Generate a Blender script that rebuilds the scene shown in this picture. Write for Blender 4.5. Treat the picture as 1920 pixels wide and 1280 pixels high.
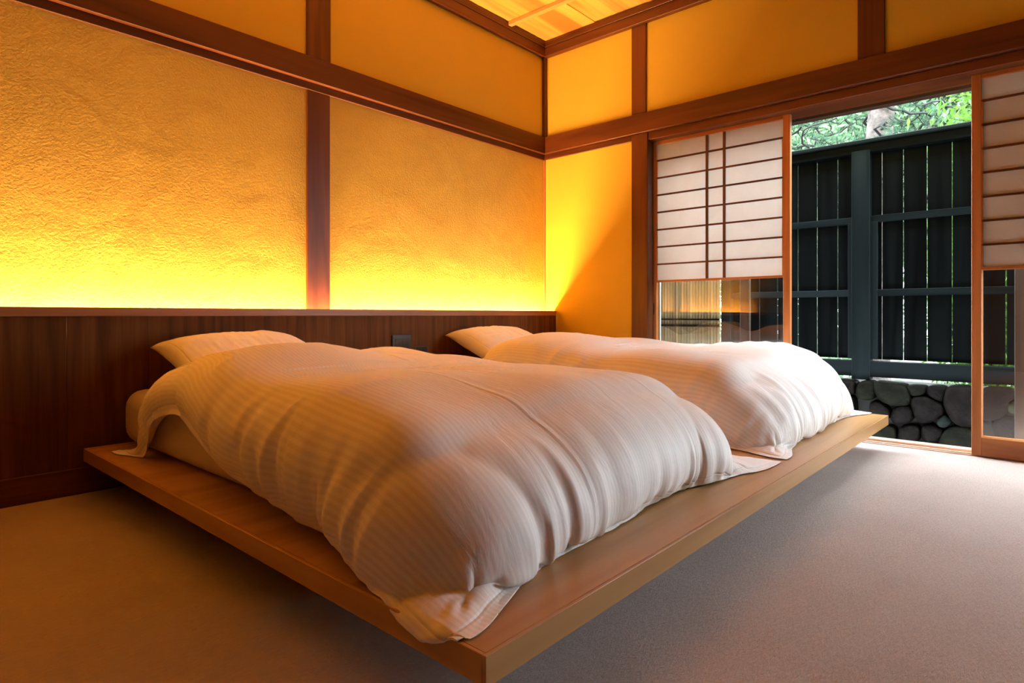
import bpy, bmesh, math, random
import numpy as np
from mathutils import Vector, Matrix, noise

# ------------------------------------------------------------------ reset
for o in list(bpy.data.objects):
    bpy.data.objects.remove(o)
scene = bpy.context.scene
COL = scene.collection
R = random.Random(7)

# ------------------------------------------------------------------ camera
# world: +X runs along the headboard wall towards the window wall,
#        +Y runs along the window wall towards the headboard wall.
cam_d = bpy.data.cameras.new('camera')
cam = bpy.data.objects.new('camera', cam_d)
COL.objects.link(cam)
cam.location = (0, 0, 0.70)
cam.rotation_euler = (math.radians(90), 0, math.radians(41.67 - 90))
cam_d.sensor_width = 36.0
cam_d.lens = 1146.0 * 36.0 / 1920.0
cam_d.shift_y = -50.0 / 1920.0
cam_d.clip_start = 0.02
scene.camera = cam

# ------------------------------------------------------------------ world, sun, exposure
world = bpy.data.worlds.new('overcast_sky')
scene.world = world
world.use_nodes = True
bg = world.node_tree.nodes['Background']
bg.inputs['Color'].default_value = (0.86, 0.95, 1.0, 1)
bg.inputs['Strength'].default_value = 22.5

scene.view_settings.view_transform = 'Standard'
scene.view_settings.look = 'None'
scene.view_settings.exposure = 0.0
scene.view_settings.gamma = 1.0
scene.view_settings.use_curve_mapping = False
LED_STRENGTH = 310.0
LED_COLOR = (1.0, 0.54, 0.20)

# ------------------------------------------------------------------ helpers
def link(o, parent=None):
    COL.objects.link(o)
    if parent is not None:
        o.parent = parent
    return o

def tag(o, label=None, cat=None, group=None, kind=None):
    if label: o['label'] = label
    if cat: o['category'] = cat
    if group: o['group'] = group
    if kind: o['kind'] = kind
    return o

def wloc(o):
    v = Vector((0, 0, 0))
    while o is not None:
        v += o.location
        o = o.parent
    return v

def empty(name, loc, label=None, cat=None, group=None, kind=None):
    o = bpy.data.objects.new(name, None)
    o.empty_display_size = 0.1
    COL.objects.link(o)
    o.location = loc
    return tag(o, label, cat, group, kind)

def mesh_obj(name, verts, faces, mat=None, parent=None, origin=None, smooth=False):
    """verts in world coordinates; the object origin is put at `origin` (default: centre of the verts)"""
    a = np.array(verts, dtype=float)
    if origin is None:
        origin = (a.min(0) + a.max(0)) / 2
    origin = Vector(tuple(float(q) for q in origin))
    me = bpy.data.meshes.new(name)
    me.from_pydata((a - np.array(origin)).tolist(), [], faces)
    if mat: me.materials.append(mat)
    if smooth:
        me.polygons.foreach_set('use_smooth', [True] * len(me.polygons))
    me.update()
    o = bpy.data.objects.new(name, me)
    link(o, parent)
    o.location = origin - (wloc(parent) if parent is not None else Vector((0, 0, 0)))
    return o

def box(name, x0, x1, y0, y1, z0, z1, mat, parent=None, bevel=0.0, seg=1):
    x0, x1 = min(x0, x1), max(x0, x1); y0, y1 = min(y0, y1), max(y0, y1); z0, z1 = min(z0, z1), max(z0, z1)
    c = Vector(((x0 + x1) / 2, (y0 + y1) / 2, (z0 + z1) / 2))
    bm = bmesh.new()
    bmesh.ops.create_cube(bm, size=1.0)
    bmesh.ops.scale(bm, vec=(x1 - x0, y1 - y0, z1 - z0), verts=bm.verts)
    if bevel > 0:
        bmesh.ops.bevel(bm, geom=bm.edges[:], offset=bevel, segments=seg, affect='EDGES', profile=0.5)
    me = bpy.data.meshes.new(name)
    bm.to_mesh(me); bm.free()
    me.materials.append(mat)
    o = bpy.data.objects.new(name, me)
    link(o, parent)
    o.location = c - (wloc(parent) if parent is not None else Vector((0, 0, 0)))
    return o

def tube_geo(pts, radii, sides=6, V=None, F=None):
    V = [] if V is None else V
    F = [] if F is None else F
    n = len(pts)
    base = len(V)
    for i in range(n):
        p = Vector(pts[i])
        d = (Vector(pts[min(i + 1, n - 1)]) - Vector(pts[max(i - 1, 0)])).normalized()
        up = Vector((0, 0, 1)) if abs(d.z) < 0.9 else Vector((1, 0, 0))
        a = d.cross(up).normalized(); b = d.cross(a)
        for k in range(sides):
            t = 2 * math.pi * k / sides
            V.append(tuple(p + (a * math.cos(t) + b * math.sin(t)) * radii[i]))
    for i in range(n - 1):
        for k in range(sides):
            k2 = (k + 1) % sides
            F.append((base + i * sides + k, base + i * sides + k2, base + (i + 1) * sides + k2, base + (i + 1) * sides + k))
    F.append(tuple(base + k for k in range(sides))[::-1])
    F.append(tuple(base + (n - 1) * sides + k for k in range(sides)))
    return V, F

# ------------------------------------------------------------------ materials
def new_mat(name):
    m = bpy.data.materials.new(name)
    m.use_nodes = True
    nt = m.node_tree
    return m, nt, nt.nodes['Principled BSDF'], nt.nodes['Material Output']

def N(nt, t, **kw):
    n = nt.nodes.new(t)
    for k, v in kw.items():
        if k in n.inputs: n.inputs[k].default_value = v
        else: setattr(n, k, v)
    return n

def ramp(nt, fac, stops):
    r = nt.nodes.new('ShaderNodeValToRGB')
    el = r.color_ramp.elements
    while len(el) < len(stops): el.new(0.5)
    for e, (p, c) in zip(el, stops):
        e.position = p; e.color = (*c, 1)
    nt.links.new(fac, r.inputs['Fac'])
    return r

def wood(name, c_dark, c_light, axis, rough=0.45, fine=40.0, line=0.5, coat=0.0, vary=0.15, spec=0.4):
    """long-grained wood; grain runs along `axis` (0, 1, 2) of the object"""
    m, nt, p, out = new_mat(name)
    tc = nt.nodes.new('ShaderNodeTexCoord')
    oi = nt.nodes.new('ShaderNodeObjectInfo')
    off = N(nt, 'ShaderNodeVectorMath', operation='MULTIPLY_ADD')
    comb = nt.nodes.new('ShaderNodeCombineXYZ')
    for k in range(3): nt.links.new(oi.outputs['Random'], comb.inputs[k])
    off.inputs[1].default_value = (37, 53, 71)
    nt.links.new(comb.outputs[0], off.inputs[0])
    nt.links.new(tc.outputs['Object'], off.inputs[2])
    mp = nt.nodes.new('ShaderNodeMapping')
    sc = [fine, fine, fine]; sc[axis] = fine * 0.035
    mp.inputs['Scale'].default_value = sc
    nt.links.new(off.outputs[0], mp.inputs['Vector'])
    n1 = N(nt, 'ShaderNodeTexNoise', Scale=1.0, Detail=6.0, Roughness=0.62)
    nt.links.new(mp.outputs[0], n1.inputs['Vector'])
    mp2 = nt.nodes.new('ShaderNodeMapping')
    sc2 = [fine * .22] * 3; sc2[axis] = fine * 0.014
    mp2.inputs['Scale'].default_value = sc2
    nt.links.new(off.outputs[0], mp2.inputs['Vector'])
    n2 = N(nt, 'ShaderNodeTexNoise', Scale=1.0, Detail=3.0, Roughness=0.5)
    nt.links.new(mp2.outputs[0], n2.inputs['Vector'])
    mul = N(nt, 'ShaderNodeMath', operation='MULTIPLY'); mul.inputs[1].default_value = 7.0
    nt.links.new(n2.outputs['Fac'], mul.inputs[0])
    fr = N(nt, 'ShaderNodeMath', operation='PINGPONG'); fr.inputs[1].default_value = 1.0
    nt.links.new(mul.outputs[0], fr.inputs[0])
    mix = N(nt, 'ShaderNodeMix'); mix.inputs[0].default_value = line
    nt.links.new(n1.outputs['Fac'], mix.inputs[2]); nt.links.new(fr.outputs[0], mix.inputs[3])
    rp = ramp(nt, mix.outputs[0], [(0.25, c_dark), (0.7, c_light)])
    hsv = nt.nodes.new('ShaderNodeHueSaturation')
    mr = N(nt, 'ShaderNodeMapRange'); mr.inputs['To Min'].default_value = 1 - vary; mr.inputs['To Max'].default_value = 1 + vary
    nt.links.new(oi.outputs['Random'], mr.inputs['Value'])
    nt.links.new(mr.outputs[0], hsv.inputs['Value'])
    nt.links.new(rp.outputs['Color'], hsv.inputs['Color'])
    nt.links.new(hsv.outputs[0], p.inputs['Base Color'])
    p.inputs['Roughness'].default_value = rough
    p.inputs['Specular IOR Level'].default_value = spec
    p.inputs['Coat Weight'].default_value = coat
    p.inputs['Coat Roughness'].default_value = 0.3
    bp = N(nt, 'ShaderNodeBump', Strength=0.12, Distance=0.002)
    nt.links.new(n1.outputs['Fac'], bp.inputs['Height'])
    nt.links.new(bp.outputs[0], p.inputs['Normal'])
    return m

def wood3(name, *a, **k):
    return [wood(name + '_grain_' + 'xyz'[i], *a, axis=i, **k) for i in range(3)]

WD = wood3('aged_cedar', (0.080, 0.0195, 0.0042), (0.140, 0.038, 0.0088), rough=0.42)
WH = wood3('walnut_veneer', (0.072, 0.023, 0.005), (0.15, 0.054, 0.012), rough=0.6, fine=55, line=0.3, vary=0.10, spec=.12)
WC = wood3('cap_oak', (0.26, 0.095, 0.03), (0.38, 0.15, 0.05), rough=0.4, fine=45, line=.3)
WP = wood3('hinoki_platform', (0.40, 0.205, 0.07), (0.52, 0.285, 0.11), rough=0.34, fine=30, line=.5, vary=.04)
WJ = wood3('shoji_cedar', (0.40, 0.135, 0.034), (0.52, 0.19, 0.052), rough=0.4, fine=45, vary=.06)
WB = wood3('black_stain', (0.0007, 0.0012, 0.0015), (0.0024, 0.0036, 0.0042), rough=0.55, fine=28, line=.6, vary=.35, spec=.03)
WB2 = wood3('slate_black_stain', (0.0026, 0.0050, 0.0062), (0.0065, 0.0110, 0.0130), rough=0.5, fine=28, line=.5, vary=.2, spec=.06)
WE = wood3('eave_cedar', (0.05, 0.03, 0.02), (0.09, 0.05, 0.03), rough=0.6)
WCEIL = wood('cedar_ceiling_board', (0.46, 0.22, 0.035), (0.78, 0.48, 0.10), axis=0, rough=0.5, fine=22, line=0.75, vary=.07)
WBAT = wood('ceiling_batten', (0.60, 0.33, 0.09), (0.74, 0.43, 0.14), axis=1, rough=0.5, fine=30, vary=.03)

def plaster(name, col, grain, grain_scale, mottle):
    m, nt, p, out = new_mat(name)
    tc = nt.nodes.new('ShaderNodeTexCoord')
    big = N(nt, 'ShaderNodeTexNoise', Scale=2.2, Detail=4.0, Roughness=.6, Distortion=.6)
    nt.links.new(tc.outputs['Object'], big.inputs['Vector'])
    d = tuple(c * (1 - mottle) for c in col); l = tuple(min(1, c * (1 + mottle)) for c in col)
    rp = ramp(nt, big.outputs['Fac'], [(0.32, d), (0.68, l)])
    nt.links.new(rp.outputs['Color'], p.inputs['Base Color'])
    p.inputs['Roughness'].default_value = 0.9
    p.inputs['Specular IOR Level'].default_value = 0.15
    fine = N(nt, 'ShaderNodeTexNoise', Scale=grain_scale, Detail=3.0, Roughness=.6)
    nt.links.new(tc.outputs['Object'], fine.inputs['Vector'])
    b1 = N(nt, 'ShaderNodeBump', Strength=grain, Distance=0.004)
    nt.links.new(fine.outputs['Fac'], b1.inputs['Height'])
    med = N(nt, 'ShaderNodeTexNoise', Scale=3.5, Detail=2.0, Distortion=1.0)
    nt.links.new(tc.outputs['Object'], med.inputs['Vector'])
    b2 = N(nt, 'ShaderNodeBump', Strength=grain * 0.5, Distance=0.02)
    nt.links.new(med.outputs['Fac'], b2.inputs['Height'])
    nt.links.new(b1.outputs[0], b2.inputs['Normal'])
    nt.links.new(b2.outputs[0], p.inputs['Normal'])
    return m

M_PLASTER = plaster('juraku_plaster_rough', (0.60, 0.415, 0.088), 1.0, 110.0, 0.07)
M_PLASTER_UP = plaster('juraku_plaster_smooth', (0.66, 0.45, 0.055), 0.08, 220.0, 0.02)

def simple(name, col, rough=0.5, metal=0.0, spec=0.5):
    m, nt, p, out = new_mat(name)
    p.inputs['Base Color'].default_value = (*col, 1)
    p.inputs['Roughness'].default_value = rough
    p.inputs['Metallic'].default_value = metal
    p.inputs['Specular IOR Level'].default_value = spec
    return m

def noisy(name, c1, c2, scale, rough=0.8, bump=0.3, bdist=0.01, detail=6.0, spec=.5):
    m, nt, p, out = new_mat(name)
    tc = nt.nodes.new('ShaderNodeTexCoord')
    n = N(nt, 'ShaderNodeTexNoise', Scale=scale, Detail=detail, Roughness=.65)
    nt.links.new(tc.outputs['Object'], n.inputs['Vector'])
    rp = ramp(nt, n.outputs['Fac'], [(0.35, c1), (0.68, c2)])
    nt.links.new(rp.outputs['Color'], p.inputs['Base Color'])
    p.inputs['Roughness'].default_value = rough
    p.inputs['Specular IOR Level'].default_value = spec
    b = N(nt, 'ShaderNodeBump', Strength=bump, Distance=bdist)
    nt.links.new(n.outputs['Fac'], b.inputs['Height'])
    nt.links.new(b.outputs[0], p.inputs['Normal'])
    return m

def carpet_mat():
    m, nt, p, out = new_mat('beige_pile_carpet')
    tc = nt.nodes.new('ShaderNodeTexCoord')
    mp = nt.nodes.new('ShaderNodeMapping'); mp.inputs['Scale'].default_value = (60, 210, 60)
    mp.inputs['Rotation'].default_value = (0, 0, .5)
    nt.links.new(tc.outputs['Object'], mp.inputs['Vector'])
    n = N(nt, 'ShaderNodeTexNoise', Scale=1.0, Detail=4.0, Roughness=.7)
    nt.links.new(mp.outputs[0], n.inputs['Vector'])
    n2 = N(nt, 'ShaderNodeTexNoise', Scale=5.0, Detail=3.0)
    nt.links.new(tc.outputs['Object'], n2.inputs['Vector'])
    mx = N(nt, 'ShaderNodeMix'); mx.inputs[0].default_value = .35
    nt.links.new(n.outputs['Fac'], mx.inputs[2]); nt.links.new(n2.outputs['Fac'], mx.inputs[3])
    rp = ramp(nt, mx.outputs[0], [(0.3, (0.41, 0.33, 0.30)), (0.7, (0.53, 0.435, 0.40))])
    nt.links.new(rp.outputs['Color'], p.inputs['Base Color'])
    p.inputs['Roughness'].default_value = 1.0
    p.inputs['Specular IOR Level'].default_value = 0.05
    p.inputs['Sheen Weight'].default_value = 0.25
    p.inputs['Sheen Roughness'].default_value = 0.5
    b = N(nt, 'ShaderNodeBump', Strength=.7, Distance=0.006)
    nt.links.new(n.outputs['Fac'], b.inputs['Height'])
    nt.links.new(b.outputs[0], p.inputs['Normal'])
    return m

def linen_mat(name, stripes=True, col=(0.90, 0.87, 0.86)):
    m, nt, p, out = new_mat(name)
    uv = nt.nodes.new('ShaderNodeUVMap'); uv.uv_map = 'UVMap'
    sep = nt.nodes.new('ShaderNodeSeparateXYZ')
    nt.links.new(uv.outputs[0], sep.inputs[0])
    p.inputs['Roughness'].default_value = 0.5
    p.inputs['Sheen Weight'].default_value = 0.15
    p.inputs['Specular IOR Level'].default_value = 0.3
    w = N(nt, 'ShaderNodeMath', operation='MULTIPLY'); w.inputs[1].default_value = 2 * math.pi / 0.013
    nt.links.new(sep.outputs[0], w.inputs[0])
    s = N(nt, 'ShaderNodeMath', operation='SINE'); nt.links.new(w.outputs[0], s.inputs[0])
    mr = N(nt, 'ShaderNodeMapRange'); mr.inputs['From Min'].default_value = -.35; mr.inputs['From Max'].default_value = .35
    nt.links.new(s.outputs[0], mr.inputs['Value'])
    if stripes:
        rp = ramp(nt, mr.outputs[0], [(0.0, tuple(c * .965 for c in col)), (1.0, tuple(min(1, c * 1.04) for c in col))])
        nt.links.new(rp.outputs['Color'], p.inputs['Base Color'])
        mr2 = N(nt, 'ShaderNodeMapRange'); mr2.inputs['To Min'].default_value = .62; mr2.inputs['To Max'].default_value = .48
        nt.links.new(mr.outputs[0], mr2.inputs['Value']); nt.links.new(mr2.outputs[0], p.inputs['Roughness'])
    else:
        p.inputs['Base Color'].default_value = (*col, 1)
    # fine creases running with the cloth and pressed fold lines
    mp = nt.nodes.new('ShaderNodeMapping'); mp.inputs['Scale'].default_value = (9, 3.2, 1)
    nt.links.new(uv.outputs[0], mp.inputs['Vector'])
    n = N(nt, 'ShaderNodeTexNoise', Scale=1.6, Detail=4.0, Roughness=.55, Distortion=.8)
    nt.links.new(mp.outputs[0], n.inputs['Vector'])
    b = N(nt, 'ShaderNodeBump', Strength=.35, Distance=0.012)
    nt.links.new(n.outputs['Fac'], b.inputs['Height'])
    last = b
    if stripes:
        for c0 in (0.55, 1.12):
            d = N(nt, 'ShaderNodeMath', operation='SUBTRACT'); d.inputs[1].default_value = c0
            nt.links.new(sep.outputs[0], d.inputs[0])
            a = N(nt, 'ShaderNodeMath', operation='ABSOLUTE'); nt.links.new(d.outputs[0], a.inputs[0])
            q = N(nt, 'ShaderNodeMapRange'); q.inputs['From Max'].default_value = .012; q.inputs['To Min'].default_value = 1; q.inputs['To Max'].default_value = 0
            nt.links.new(a.outputs[0], q.inputs['Value'])
            b2 = N(nt, 'ShaderNodeBump', Strength=.5, Distance=0.003)
            nt.links.new(q.outputs[0], b2.inputs['Height'])
            nt.links.new(last.outputs[0], b2.inputs['Normal'])
            last = b2
    at = nt.nodes.new('ShaderNodeAttribute'); at.attribute_name = 'hem'
    d = N(nt, 'ShaderNodeMath', operation='SUBTRACT'); d.inputs[1].default_value = .032
    nt.links.new(at.outputs['Fac'], d.inputs[0])
    a = N(nt, 'ShaderNodeMath', operation='ABSOLUTE'); nt.links.new(d.outputs[0], a.inputs[0])
    q = N(nt, 'ShaderNodeMapRange'); q.inputs['From Max'].default_value = .0045
    nt.links.new(a.outputs[0], q.inputs['Value'])
    b3 = N(nt, 'ShaderNodeBump', Strength=.6, Distance=0.003)
    nt.links.new(q.outputs[0], b3.inputs['Height'])
    nt.links.new(last.outputs[0], b3.inputs['Normal'])
    nt.links.new(b3.outputs[0], p.inputs['Normal'])
    return m

def paper_mat():
    m, nt, p, out = new_mat('washi_paper')
    nt.nodes.remove(p)
    tc = nt.nodes.new('ShaderNodeTexCoord')
    n = N(nt, 'ShaderNodeTexNoise', Scale=9.0, Detail=5.0, Roughness=.6)
    nt.links.new(tc.outputs['Object'], n.inputs['Vector'])
    rp = ramp(nt, n.outputs['Fac'], [(0.3, (0.84, 0.83, 0.80)), (0.7, (0.90, 0.89, 0.86))])
    d = nt.nodes.new('ShaderNodeBsdfDiffuse'); t = nt.nodes.new('ShaderNodeBsdfTranslucent')
    nt.links.new(rp.outputs[0], d.inputs['Color']); nt.links.new(rp.outputs[0], t.inputs['Color'])
    mx = nt.nodes.new('ShaderNodeMixShader'); mx.inputs[0].default_value = 0.46
    nt.links.new(d.outputs[0], mx.inputs[1]); nt.links.new(t.outputs[0], mx.inputs[2])
    nt.links.new(mx.outputs[0], out.inputs['Surface'])
    return m

def glass_mat(name='window_glass', tint=(0.93, 0.95, 0.94), f0=0.11):
    m, nt, p, out = new_mat(name)
    nt.nodes.remove(p)
    tr = nt.nodes.new('ShaderNodeBsdfTransparent'); tr.inputs['Color'].default_value = (*tint, 1)
    gl = nt.nodes.new('ShaderNodeBsdfGlossy'); gl.inputs['Roughness'].default_value = 0.0
    lw = nt.nodes.new('ShaderNodeLayerWeight'); lw.inputs['Blend'].default_value = 0.5
    pw = N(nt, 'ShaderNodeMath', operation='POWER'); pw.inputs[1].default_value = 5.0
    nt.links.new(lw.outputs['Facing'], pw.inputs[0])
    fr = N(nt, 'ShaderNodeMath', operation='MULTIPLY_ADD'); fr.inputs[1].default_value = 1 - f0; fr.inputs[2].default_value = f0
    nt.links.new(pw.outputs[0], fr.inputs[0])
    mx = nt.nodes.new('ShaderNodeMixShader')
    nt.links.new(fr.outputs[0], mx.inputs[0]); nt.links.new(tr.outputs[0], mx.inputs[1]); nt.links.new(gl.outputs[0], mx.inputs[2])
    nt.links.new(mx.outputs[0], out.inputs['Surface'])
    return m

def leaf_mat(name, c1, c2, trans=0.45):
    m, nt, p, out = new_mat(name)
    nt.nodes.remove(p)
    geo = nt.nodes.new('ShaderNodeNewGeometry')
    rp = ramp(nt, geo.outputs['Random Per Island'], [(0.0, c1), (1.0, c2)])
    d = nt.nodes.new('ShaderNodeBsdfDiffuse'); t = nt.nodes.new('ShaderNodeBsdfTranslucent')
    nt.links.new(rp.outputs[0], d.inputs['Color']); nt.links.new(rp.outputs[0], t.inputs['Color'])
    mx = nt.nodes.new('ShaderNodeMixShader'); mx.inputs[0].default_value = trans
    nt.links.new(d.outputs[0], mx.inputs[1]); nt.links.new(t.outputs[0], mx.inputs[2])
    nt.links.new(mx.outputs[0], out.inputs['Surface'])
    return m

def emit_mat(name, col, s):
    m, nt, p, out = new_mat(name)
    nt.nodes.remove(p)
    e = nt.nodes.new('ShaderNodeEmission'); e.inputs['Color'].default_value = (*col, 1); e.inputs['Strength'].default_value = s
    nt.links.new(e.outputs[0], out.inputs['Surface'])
    return m

M_CARPET = carpet_mat()
M_DUVET = linen_mat('satin_stripe_cotton')
M_LINEN = linen_mat('plain_cotton', stripes=False, col=(0.86, 0.83, 0.80))
M_SHEET = linen_mat('mattress_sheet', stripes=False, col=(0.66, 0.56, 0.46))
M_PAPER = paper_mat()
M_GLASS = glass_mat()
M_BLACK = simple('black_plastic', (0.012, 0.012, 0.013), 0.4)
M_BLACK2 = simple('black_plastic_gloss', (0.02, 0.02, 0.022), 0.25)
M_METAL = simple('aluminium_track', (0.72, 0.72, 0.70), 0.45, 0.35)
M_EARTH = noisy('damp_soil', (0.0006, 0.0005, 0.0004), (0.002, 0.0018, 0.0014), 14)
M_WALLROOM = plaster('plain_plaster', (0.16, 0.10, 0.05), 0.1, 150, .02)
M_BARK = noisy('pine_bark', (0.03, 0.023, 0.02), (0.14, 0.11, 0.10), 9, bump=1.0, bdist=.03)
M_BRANCH = noisy('pine_branch_bark', (0.003, 0.0035, 0.003), (0.010, 0.0095, 0.008), 20)
M_NEEDLE = leaf_mat('pine_needles', (0.035, 0.095, 0.055), (0.11, 0.20, 0.125))
M_FRESH = leaf_mat('fresh_green_leaves', (0.05, 0.14, 0.018), (0.13, 0.24, 0.05))
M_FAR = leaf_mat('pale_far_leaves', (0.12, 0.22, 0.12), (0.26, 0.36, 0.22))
M_BAMBOO = wood('dried_bamboo', (0.12, 0.085, 0.035), (0.20, 0.15, 0.07), axis=2, rough=0.45, fine=30, vary=.2)
M_LED = emit_mat('warm_led', LED_COLOR, LED_STRENGTH)
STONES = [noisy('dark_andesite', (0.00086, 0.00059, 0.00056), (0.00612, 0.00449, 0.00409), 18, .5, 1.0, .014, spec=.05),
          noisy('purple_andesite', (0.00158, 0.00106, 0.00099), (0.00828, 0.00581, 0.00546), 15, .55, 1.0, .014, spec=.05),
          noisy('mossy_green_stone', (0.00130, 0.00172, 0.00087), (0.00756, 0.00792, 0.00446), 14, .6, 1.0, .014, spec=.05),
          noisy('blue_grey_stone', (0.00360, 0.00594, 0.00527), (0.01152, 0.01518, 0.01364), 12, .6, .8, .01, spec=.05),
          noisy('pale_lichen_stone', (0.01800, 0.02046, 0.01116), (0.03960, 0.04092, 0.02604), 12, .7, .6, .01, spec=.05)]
M_BOUNCE_GRAVEL = noisy('pale_bounce_gravel', (0.28, 0.27, 0.25), (0.55, 0.53, 0.50), 60, .8, .6, .01)

# ------------------------------------------------------------------ room shell
HW = 2.97      # headboard wall plaster plane (Y)
WW = 3.715     # window wall plaster plane (X)
XL, YB = -2.1, -3.2
CEIL = 2.80
PT = 0.177     # platform top height

o = box('floor', XL, 3.78, YB, HW, -0.12, 0.0, M_CARPET)
tag(o, 'beige pile carpet covering the bedroom floor', 'carpet', kind='structure')
o = box('wall_left', XL, WW + 0.02, HW, HW + 0.12, 0, CEIL + .1, M_PLASTER)
tag(o, 'rough ochre plaster wall glowing above the headboard', 'wall', kind='structure')
o = box('wall_upper_left', XL, WW, HW - 0.004, HW, 2.05, CEIL, M_PLASTER_UP)
tag(o, 'smooth plaster band above the beam on the headboard wall', 'wall', kind='structure')
w = empty('wall_right', (WW, 0, 0), 'ochre plaster window wall with the wide sliding door opening', 'wall', kind='structure')
box('plaster_panel', WW, WW + .14, 2.13, HW, 0, 1.95, M_PLASTER_UP, w)
box('plaster_panel', WW, WW + .14, YB, -1.38, 0, 1.93, M_PLASTER_UP, w)  # stops short: unseen gap added beyond the doors to let in more daylight
box('plaster_panel', WW, WW + .14, YB, HW, 1.93, CEIL, M_PLASTER_UP, w)
o = box('wall_back', XL, WW + .14, YB - .12, YB, 0, CEIL + .1, M_WALLROOM)
tag(o, 'plain plaster wall behind the viewpoint', 'wall', kind='structure')
o = box('wall_side', XL - .12, XL, YB, HW + .12, 0, CEIL + .1, M_WALLROOM)
tag(o, 'plain plaster wall facing the windows', 'wall', kind='structure')

ceil = empty('ceiling', (0.8, 0, CEIL), 'cedar board ceiling with thin battens', 'ceiling', kind='structure')
y = 2.937
k = 0
while y > YB:
    y2 = max(y - 0.443, YB)
    if k == 0:
        box('board', XL, WW, y, HW, CEIL, CEIL + .012, WCEIL, ceil)
    box('board', XL, WW, y2 - .02, y, CEIL + .006 * (k % 2), CEIL + .006 * (k % 2) + .012, WCEIL, ceil)
    y = y2; k += 1
x = 3.285
while x > XL:
    box('batten', x - .036, x, YB, HW - .03, CEIL - .03, CEIL, WBAT, ceil, bevel=.003)
    x -= .54
o = box('roof', XL - .3, 4.06, YB - .3, HW + 1.2, 2.9, 3.0, WE[1])  # unseen eave added to hold back sky light; its overhang sets the daylight
tag(o, 'unseen timber roof with its eave added to limit sky light', 'roof', kind='structure')

# cornices, beams and posts: each timber is its own trim
tn = [0]
def trim(x0, x1, y0, y1, z0, z1, mat, label, cat='beam', bevel=.003):
    tn[0] += 1
    o = box('trim_%d' % tn[0], x0, x1, y0, y1, z0, z1, mat, None, bevel)
    return tag(o, label, cat, kind='structure')

trim(XL, WW - .04, HW - .04, HW - .004, 2.68, 2.748, WD[0], 'lower cornice rail along the headboard wall under the ceiling', 'cornice')
trim(XL, WW - .045, HW - .045, HW - .004, 2.75, 2.797, WD[0], 'upper cornice rail along the headboard wall touching the ceiling', 'cornice')
trim(WW - .04, WW, YB, HW - .004, 2.68, 2.748, WD[1], 'lower cornice rail along the window wall under the ceiling', 'cornice')
trim(WW - .045, WW, YB, HW - .004, 2.75, 2.797, WD[1], 'upper cornice rail along the window wall touching the ceiling', 'cornice')
trim(XL, WW - .034, HW - .036, HW, 1.935, 2.064, WD[0], 'dark horizontal beam across the headboard wall', 'beam')
trim(XL, WW - .012, HW - .014, HW, 1.892, 1.935, WD[0], 'thin picture rail just under the headboard wall beam', 'rail')
trim(WW - .034, WW, YB, HW, 1.938, 2.068, WD[1], 'dark horizontal beam across the window wall', 'beam')
trim(WW - .012, WW, 2.19, HW - .014, 1.896, 1.938, WD[1], 'thin rail under the window wall beam beside the corner', 'rail')
trim(1.695, 1.832, HW - .012, HW + .01, 0.6, 1.935, WD[2], 'vertical post between the two glowing plaster panels', 'post')
trim(1.692, 1.834, HW - .016, HW, 2.064, 2.68, WD[2], 'vertical post above the beam on the headboard wall', 'post')
trim(WW - .034, WW, HW - .03, HW - .004, 2.066, 2.68, WD[2], 'slim dark post in the corner above the beams', 'post')
trim(WW - .012, WW, HW - .014, HW, 0.70, 1.894, WJ[2], 'thin corner strip between plaster panels above the headboard', 'post', .001)
trim(WW - .015, WW + .12, 2.066, 2.19, 0, 1.938, WD[2], 'tall post beside the paper screen door', 'post')
trim(WW - .015, WW, 2.078, 2.19, 2.068, 2.68, WD[2], 'short post above the beam near the corner on the window wall', 'post')
trim(WW - .015, WW, .672, .80, 2.068, 2.68, WD[2], 'short post above the beam over the open doorway', 'post')
trim(WW - .005, WW + .20, YB, 2.066, 1.885, 1.938, WD[1], 'door head rail under the beam over the sliding doors', 'rail')
trim(3.765, 3.90, 2.086, 2.13, 0, 1.885, WD[2], 'dark side jamb behind the tall post', 'post')
trim(WW - .015, WW + .2, -1.50, -1.38, 0, 1.938, WD[2], 'post closing the far side of the unseen added daylight opening', 'post')
trim(3.93, 3.985, YB, 2.13, 1.87, 1.99, WE[1], 'outer dark head board above the garden opening', 'beam')
trim(3.93, 3.985, 2.13, 2.20, -.1, 1.99, WE[2], 'outer dark jamb at the garden side', 'post')
trim(3.84, 3.99, 2.13, 5.0, -.5, 2.9, WE[2], 'outer dark house wall beyond the door jamb', 'wall', 0)
trim(3.84, 3.99, -5.0, YB, -.5, 2.9, WE[2], 'outer dark house wall beyond the door opening', 'wall', 0)

trim(4.20, 4.30, .05, .165, -.55, 2.9, WE[2], 'dark veranda post outside the right-hand door', 'post')
th = empty('trim_30', (3.88, .3, 0), 'door threshold with wooden sill and pale metal tracks', 'threshold', kind='structure')
box('sill', 3.78, 3.985, YB, 2.13, -.12, -.004, WJ[1], th, .002)
for xx in (3.80, 3.845, 3.905, 3.935, 3.965):
    box('track', xx - .0035, xx + .0035, YB, 2.13, -.006, .003 if xx < 3.87 else .008, M_METAL, th)
box('track', 3.915, 3.93, YB, 2.13, -.006, .003, M_METAL, th)

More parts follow.
